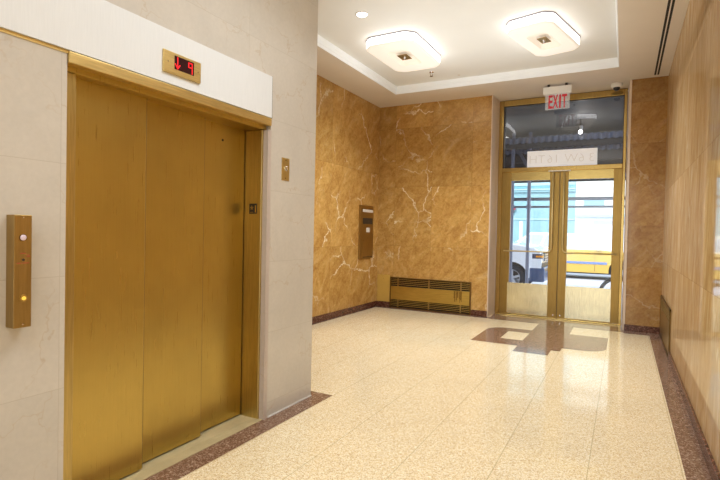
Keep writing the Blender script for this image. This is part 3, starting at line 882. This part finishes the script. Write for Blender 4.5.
# work light hanging under shed
wl = thing('work_light', 'bare glowing work bulb hanging under the shed outside the transom', 'lamp', (-.93, 11.6, 3.95))
bm = bmesh.new(); cyl(bm, (-.88, 11.5, 3.93), (0, 0, 1), .10, .02, 16); obj('mount', bm, M['black'], wl)
bm = bmesh.new(); tube(bm, [(-.88, 11.5, 3.93), (-.875, 11.5, 3.83), (-.862, 11.5, 3.78)], .014, 8); obj('cord', bm, M['black'], wl)
bm = bmesh.new(); lathe(bm, [(0, .05), (.035, .05), (.035, -.03), (0, -.03)], Matrix.Translation((-.862, 11.5, 3.73)), 14); obj('socket', bm, M['white_metal'], wl)
bm = bmesh.new(); sphere(bm, (-.875, 11.5, 3.65), .042); obj('bulb', bm, M['bulb'], wl, smooth=True)

# bicycle hoop
bm = bmesh.new()
pts = [(-.42, 11.6, -.04), (-.42, 11.6, .20)]
for k in range(1, 13):
    a = PI - k / 12 * PI
    pts.append((-.06 + .36 * math.cos(a), 11.6, .20 + .36 * math.sin(a)))
pts.append((.30, 11.6, -.04))
tube(bm, pts, .040, 12)
bm2 = bm
br = thing('bike_rack', 'black bent-pipe bike hoop on the sidewalk in front of the taxi', 'bike rack', (-.14, 11.6, -.04))
obj('hoop', bm2, M['black'], br, smooth=True)
bm = bmesh.new(); cyl(bm, (-.42, 11.6, -.04), (0, 0, 1), .08, .012, 16); obj('flange', bm, M['black'], br)
bm = bmesh.new(); cyl(bm, (.30, 11.6, -.04), (0, 0, 1), .08, .012, 16); obj('flange', bm, M['black'], br)

# vehicles -------------------------------------------------------------
def vehicle(name, label, cat, loc, L, W, paint, P):
    """local: +x forward, front bumper x=0, y centred, z=0 road"""
    root = thing(name, label, cat, (0, 0, 0))
    r_ar, xw1, xw2, zb = P['arch'], P['xf'], P['xr'], P['zb']
    zc = P['zw']
    prof = []
    dz = zb - zc; dx = math.sqrt(max(r_ar ** 2 - dz ** 2, .01)); a0 = math.atan2(dz, dx)
    prof.append((P['nose'][0][0], P['nose'][0][1]))
    prof += P['nose'][1:]
    prof += P['deck']
    # bottom from rear to front with wheel arches
    for xw in (xw2, xw1):
        n = 12
        for k in range(n + 1):
            a = PI - a0 - (PI - 2 * a0) * k / n
            prof.append((xw + r_ar * math.cos(a), zc + r_ar * math.sin(a)))
    bm = bmesh.new()
    prism(bm, prof, -W / 2 + .05, W / 2 - .05, 'xz')
    obj('body', bm, paint, root)
    # outer skins with slight barrel: two side shells
    for s in (-1, 1):
        bm = bmesh.new()
        cx_ = sum(p[0] for p in prof) / len(prof); cz_ = .75
        inner = [(x, s * (W / 2 - .05), z) for x, z in prof]
        outer = [(x * .992 - .012, s * W / 2, cz_ + (z - cz_) * .93 if z > zc + r_ar * .6 else z) for x, z in prof]
        vi = [bm.verts.new(p) for p in inner]; vo = [bm.verts.new(p) for p in outer]
        bm.faces.new(vo)
        for k in range(len(vi)): bm.faces.new((vi[k], vi[(k + 1) % len(vi)], vo[(k + 1) % len(vi)], vo[k]))
        obj('side_panel', bm, paint, root)
    # cabin
    c = P['cab']  # [(x,z) base front, top front, top rear, base rear]
    ti = P['tumble']
    def cab_pt(i, s):
        x, z = c[i]; w = W / 2 - .06 - (ti if i in (1, 2) else 0)
        return Vector((x, s * w, z))
    bm = bmesh.new()
    v = {(i, s): bm.verts.new(cab_pt(i, s)) for i in range(4) for s in (-1, 1)}
    for i in range(4):
        j = (i + 1) % 4
        bm.faces.new((v[(i, -1)], v[(j, -1)], v[(j, 1)], v[(i, 1)]))
    for s in (-1, 1): bm.faces.new([v[(i, s)] for i in range(4)])
    cab = obj('cabin', bm, P.get('cabmat', paint), root)
    def quad_on(pts, eps, name='window'):
        bm = bmesh.new(); ctr = sum(pts, Vector()) / len(pts)
        n = (pts[1] - pts[0]).cross(pts[2] - pts[0]).normalized()
        if n.dot(ctr - Vector((sum(q[0] for q in c) / 4, 0, 1.2))) < 0: n = -n
        lo = [bm.verts.new(p - n * .01) for p in pts]; hi = [bm.verts.new(p + n * eps) for p in pts]
        bm.faces.new(hi); bm.faces.new(lo)
        for k in range(len(pts)): bm.faces.new((lo[k], lo[(k + 1) % len(pts)], hi[(k + 1) % len(pts)], hi[k]))
        return obj(name, bm, M['carglass'], cab)
    def bil(A, B_, C, D, u, w):
        return A.lerp(B_, u).lerp(D.lerp(C, u), w)
    for s in (-1, 1):
        A, Bq, C, D = cab_pt(3, s), cab_pt(0, s), cab_pt(1, s), cab_pt(2, s)
        for (u0, u1) in P['win']:
            quad_on([bil(A, Bq, C, D, u0, .12), bil(A, Bq, C, D, u1, .12), bil(A, Bq, C, D, u1, .86), bil(A, Bq, C, D, u0, .86)], .006)
    A, Bq, C, D = cab_pt(0, -1), cab_pt(0, 1), cab_pt(1, 1), cab_pt(1, -1)
    quad_on([bil(A, Bq, C, D, .06, .06), bil(A, Bq, C, D, .94, .06), bil(A, Bq, C, D, .94, .92), bil(A, Bq, C, D, .06, .92)], .006, 'windshield')
    A, Bq, C, D = cab_pt(3, -1), cab_pt(3, 1), cab_pt(2, 1), cab_pt(2, -1)
    quad_on([bil(A, Bq, C, D, .08, .15), bil(A, Bq, C, D, .92, .15), bil(A, Bq, C, D, .92, .85), bil(A, Bq, C, D, .08, .85)], .006, 'rear_window')
    # bumpers, lamps, grille
    zb0, zb1 = P['bump']
    obj('bumper', B(-.34, .07, -W / 2 - .01, W / 2 + .01, zb0, zb1, bev=.05, seg=3), P['bmat'], root)
    obj('bumper', B(-L - .06, -L + .25, -W / 2 - .01, W / 2 + .01, zb0, zb1, bev=.05, seg=3), P['bmat'], root)
    hz0, hz1 = P['lamp']
    for s in (-1, 1):
        h = obj('headlight', B(-.26, .012, min(s * (W / 2 + .006), s * (W / 2 - .34)), max(s * (W / 2 + .006), s * (W / 2 - .34)), hz0, hz1, bev=.015), M['lamp'], root)
        obj('turn_signal', B(-.16, .020, min(s * (W / 2 + .012), s * (W / 2 - .10)), max(s * (W / 2 + .012), s * (W / 2 - .10)), hz0 + .04, hz1 - .05, bev=.008), M['amber'], h)
        obj('tail_light', B(-L - .012, -L + .10, min(s * (W / 2 + .004), s * (W / 2 - .2)), max(s * (W / 2 + .004), s * (W / 2 - .2)), hz0, hz1 + .1, bev=.015), M['red_box'], root)
    g = obj('grille', B(-.05, .016, -W / 2 + .38, W / 2 - .38, hz0 - .08, hz1 + .02, bev=.01), M['black'], root)
    obj('lower_grille', B(-.20, .004, -W / 2 + .04, W / 2 - .04, zb1 + .005, zb1 + .115, bev=.01), M['black'], root)
    bm = bmesh.new()
    for k in range(4): box(bm, .016, .028, -W / 2 + .40, W / 2 - .40, hz0 - .05 + k * .07, hz0 - .02 + k * .07)
    obj('grille_bars', bm, M['rim'], g)
    for s in (-1, 1):
        mm = bmesh.new(); mx = c[0][0] - .25
        box(mm, mx - .09, mx + .06, min(s * (W / 2 + .02), s * (W / 2 + .22)), max(s * (W / 2 + .02), s * (W / 2 + .22)), c[0][1] + .02, c[0][1] + .2, bev=.03)
        box(mm, mx - .02, mx + .03, min(s * (W / 2 - .12), s * (W / 2 + .06)), max(s * (W / 2 - .12), s * (W / 2 + .06)), c[0][1] + .0, c[0][1] + .06)
        obj('side_mirror', mm, P.get('cabmat', paint), root)
        md = obj('side_moulding', B(xw2 + r_ar + .05, xw1 - r_ar - .05, min(s * W / 2, s * (W / 2 + .02)), max(s * W / 2, s * (W / 2 + .02)), P['mould'][0], P['mould'][1], bev=.006), P['mmat'], root)
        for dx_ in P['handles']:
            obj('door_handle', B(dx_ - .09, dx_ + .09, min(s * W / 2, s * (W / 2 + .03)), max(s * W / 2, s * (W / 2 + .03)), P['hz'], P['hz'] + .03, bev=.008), P['hmat'], root)
        for dx_ in P['seams']:
            obj('door_seam', B(dx_, dx_ + .012, min(s * (W / 2 - .02), s * (W / 2 + .002)), max(s * (W / 2 - .02), s * (W / 2 + .002)), zb + .05, c[0][1] - .03), M['dk_metal'], root)
    # dark floor pan / wheel wells
    obj('underbody', B(-L + .2, -.25, -W / 2 + .10, W / 2 - .10, zb - .05, zc + r_ar + .02), M['black'], root)
    R = P['rw']
    for xw in (xw1, xw2):
        for s in (-1, 1):
            Mx = Matrix.Translation((xw, s * (W / 2 - .13), zc)) @ Matrix.Rotation(-s * PI / 2, 4, 'X')
            bm = bmesh.new(); lathe(bm, [(R * .64, -.11), (R * .9, -.115), (R * .985, -.09), (R, -.05), (R, .05), (R * .985, .09), (R * .9, .115), (R * .64, .11)], Mx, 40)
            w = obj('wheel', bm, M['rubber'], root, smooth=True)
            bm = bmesh.new(); lathe(bm, [(R * .66, .09), (R * .62, .10), (R * .56, .06), (R * .54, -.08), (0, -.08)], Mx, 40)
            lathe(bm, [(0, .085), (R * .15, .085), (R * .19, .05), (R * .19, -.02)], Mx, 20)
            for k in range(5):
                a = k * 2 * PI / 5 + .3
                b = bmesh.new()
                box(b, R * .12, R * .6, -R * .085, R * .085, .02, .07, bev=.008)
                bmesh.ops.transform(b, matrix=Mx @ Matrix.Rotation(a, 4, 'Z'), verts=b.verts[:]); merge(bm, b)
            obj('rim', bm, M['rim'], w)
    ROOTLOC[root.name] = Vector(loc)
    root.location = loc
    return root

SUVW = 1.95
vehicle('pickup_truck', 'white parked pickup truck at the kerb, front wheel and hood showing', 'truck', (-1.93, 14.05 + SUVW / 2, RZ), 5.3, SUVW, M['carwhite'], dict(
    arch=.455, xf=-.80, xr=-4.15, zb=.40, zw=.375, rw=.375,
    nose=[(-.06, .40), (-.02, .55), (.0, .98), (-.05, 1.14), (-.22, 1.25), (-.75, 1.335), (-1.28, 1.38)],
    deck=[(-5.28, 1.38), (-5.3, .60), (-5.25, .42)],
    cab=[(-1.22, 1.35), (-2.0, 1.92), (-4.6, 1.95), (-5.2, 1.37)], tumble=.16, win=[(.05, .34), (.37, .64), (.67, .9)],
    bump=(.30, .70), bmat=M['bumper'], lamp=(.93, 1.07), mould=(.60, .68), mmat=M['bumper'], handles=(-2.75, -3.85), hz=1.10, hmat=M['carwhite'],
    seams=(-1.55, -2.9, -3.95)))
TW = 1.88
tx = vehicle('yellow_taxi', 'yellow taxi with washed-out roof passing in the street beyond the bike hoop', 'car', (.85, 19.6 + TW / 2, RZ), 5.0, TW, M['caryellow'], dict(
    arch=.40, xf=-.90, xr=-3.95, zb=.26, zw=.345, rw=.345,
    nose=[(-.05, .26), (.0, .5), (-.02, .78), (-.12, .90), (-.60, 1.0), (-1.45, 1.08)],
    deck=[(-4.85, 1.10), (-4.98, .95), (-5.0, .5), (-4.94, .28)],
    cab=[(-1.40, 1.06), (-2.35, 1.66), (-4.0, 1.68), (-4.85, 1.08)], tumble=.20, win=[(.05, .33), (.36, .62), (.65, .93)],
    bump=(.26, .56), bmat=M['caryellow'], lamp=(.66, .84), mould=(.57, .65), mmat=M['bluestripe'], handles=(-2.6, -3.6), hz=.92, hmat=M['caryellow'], cabmat=M['cab_washout'],
    seams=(-1.75, -2.75, -3.7)))
b = bmesh.new(); box(b, -3.25, -2.95, -.30, .30, 1.66, 1.80, bev=.03)
ro = obj('roof_light', b, M['white_metal']); ro.parent = tx

# buildings across the street ------------------------------------------
FY = 26.2
tb = thing('teal_building', 'pale teal painted building with ledges across the street behind the truck', 'building', (-9, FY, 0))
obj('wall', B(-18, -2.12, FY, FY + 3, -.05, 11), M['teal'], tb)
for (z0, z1, m, d) in ((3.80, 3.89, M['teal_dk'], .08), (3.70, 3.80, M['teal_lt'], .05), (3.60, 3.66, M['teal'], .10), (3.92, 4.5, M['teal_lt'], .05), (2.20, 2.26, M['teal_lt'], .04), (6.5, 6.7, M['teal_dk'], .1)):
    obj('ledge', B(-18, -2.14, FY - d, FY + .01, z0, z1), m, tb)
for x in (-15.5, -12.5, -9.5, -6.5):
    w = obj('window', B(x, x + 1.3, FY - .04, FY + .02, 4.6, 6.2), M['winglass'], tb)
    obj('sill', B(x - .1, x + 1.4, FY - .12, FY, 4.5, 4.6), M['teal_lt'], w)
wb = thing('cream_building', 'bright cream and white building across the street behind the taxi', 'building', (4, FY, 0))
obj('wall', B(-2.12, 12, FY, FY + 3, -.05, 12), M['facade'], wb)
obj('white_base', B(-2.10, 12, FY - .05, FY + .01, -.05, 2.35), M['facade_w'], wb)
obj('ledge', B(-2.10, 12, FY - .16, FY + .01, 2.35, 2.47), M['teal_lt'], wb)
for x in (-1.745, 2.4, 5.4):
    w = obj('window', B(x, x + .88, FY - .03, FY + .02, 2.87, 3.19), M['teal'], wb)
    obj('lintel', B(x - .05, x + .93, FY - .06, FY, 3.19, 3.26), M['facade_w'], w)
sh_ = obj('roller_shutter', B(-1.28, 1.4, FY - .09, FY - .03, 1.98, 2.21), M['shutter'], wb)
bm = bmesh.new()
for k in range(4): box(bm, -1.28, 1.4, FY - .10, FY - .09, 1.99 + k * .06, 2.01 + k * .06)
obj('shutter_ribs', bm, M['facade_w'], sh_)
obj('door_recess', B(-1.28, 1.4, FY - .07, FY - .04, 0, 1.98), M['facade_w'], wb)

bm = bmesh.new(); cyl(bm, (-4.48, 25.2, -.03), (0, 0, 1), .085, 2.12, 16, bev=.01)
tag(obj('street_bollard', bm, M['facade_w']), 'white upright post standing before the teal building across the street', 'post')
bx = thing('wall_alarm_box', 'tiny red and dark box mounted on the teal building wall', 'alarm box', (-5.1, FY, 2.5))
obj('housing', B(-5.16, -4.96, FY - .15, FY, 2.70, 2.88, bev=.02), M['red_box'], bx)
obj('bracket', B(-5.20, -5.03, FY - .13, FY, 2.54, 2.72, bev=.02), M['dk_metal'], bx)

# ------------------------------------------------------------------ lights
def area(name, loc, rot, sx, sy, e, color=(1, .95, .88), spread=180):
    l = bpy.data.lights.new(name, 'AREA'); l.shape = 'RECTANGLE'; l.size = sx; l.size_y = sy; l.energy = e; l.color = color; l.spread = math.radians(spread)
    o = bpy.data.objects.new(name, l); COL.objects.link(o); o.location = loc; o.rotation_euler = rot
    return o
WARM = (.87, .95, 1.0)
for (x, y) in ((-2.709, 6.239), (-.928, 6.416)):
    area('fixture_lamp', (x, y, 3.78), (0, 0, 0), 1.3, 1.6, 58, WARM, 135)
    for k in range(4):
        pass
area('ceiling_fill', (-1.85, 6.0, 3.10), (PI, 0, 0), 2.6, 2.8, 19, (.88, .96, 1))  # added uplights without any fixture, to brighten the ceiling
area('ceiling_fill', (-.9, 1.8, 3.10), (PI, 0, 0), 2.0, 2.6, 24, (.88, .96, 1))
# ceiling lights of the lobby behind the camera
area('lobby_lamp', (-.95, 2.4, 3.78), (0, 0, 0), 1.0, 1.4, 43, WARM, 140)
area('lobby_lamp', (-.95, -.6, 3.78), (0, 0, 0), 1.2, 1.6, 42, WARM, 140)
area('lobby_lamp', (-.95, -2.8, 3.78), (0, 0, 0), 1.2, 1.4, 32, WARM, 140)
area('front_fill', (-1.0, -3.7, 1.9), (math.radians(95), 0, 0), 2.6, 3.2, 56, (.88, .96, 1))  # added unseen fill light, evens out the lobby from behind the camera
l = bpy.data.lights.new('shed_bulb_lamp', 'POINT'); l.energy = 25; l.color = (1, .95, .85); l.shadow_soft_size = .05
o = bpy.data.objects.new('shed_bulb_lamp', l); COL.objects.link(o); o.location = (-.875, 11.5, 3.56)

sun = bpy.data.lights.new('sun', 'SUN'); sun.energy = 3.6; sun.angle = math.radians(3); sun.color = (1, .97, .92)
so = bpy.data.objects.new('sun', sun); COL.objects.link(so)
d = Vector((.35, .75, -.80)); so.rotation_euler = d.to_track_quat('-Z', 'Y').to_euler()

w = bpy.data.worlds.new('sky'); SC.world = w; w.use_nodes = True
nt = w.node_tree; nt.nodes.clear()
ow = nt.nodes.new('ShaderNodeOutputWorld'); bg = nt.nodes.new('ShaderNodeBackground')
bg.inputs[0].default_value = (.72, .84, 1.0, 1); bg.inputs[1].default_value = 3.0
nt.links.new(bg.outputs[0], ow.inputs[0])

# ------------------------------------------------------------------ camera
yaw, pitch, roll, F = -0.49162109, -0.01761822, 0.02065962, 492.21063
f = Vector((math.sin(yaw) * math.cos(pitch), math.cos(yaw) * math.cos(pitch), math.sin(pitch)))
r = Vector((math.cos(yaw), -math.sin(yaw), 0)); u = r.cross(f)
c, s = math.cos(roll), math.sin(roll)
R_ = c * r + s * u; U_ = -s * r + c * u
cam = bpy.data.cameras.new('camera'); co = bpy.data.objects.new('camera', cam); COL.objects.link(co)
m = Matrix((R_, U_, -f)).transposed().to_4x4(); m.translation = Vector((0, 0, 1.43))
co.matrix_world = m
cam.sensor_width = 36.0; cam.sensor_fit = 'HORIZONTAL'; cam.lens = F * 36.0 / 720.0
cam.clip_start = .05; cam.clip_end = 200
SC.camera = co
SC.view_settings.view_transform = 'Standard'
SC.view_settings.exposure = 0.0
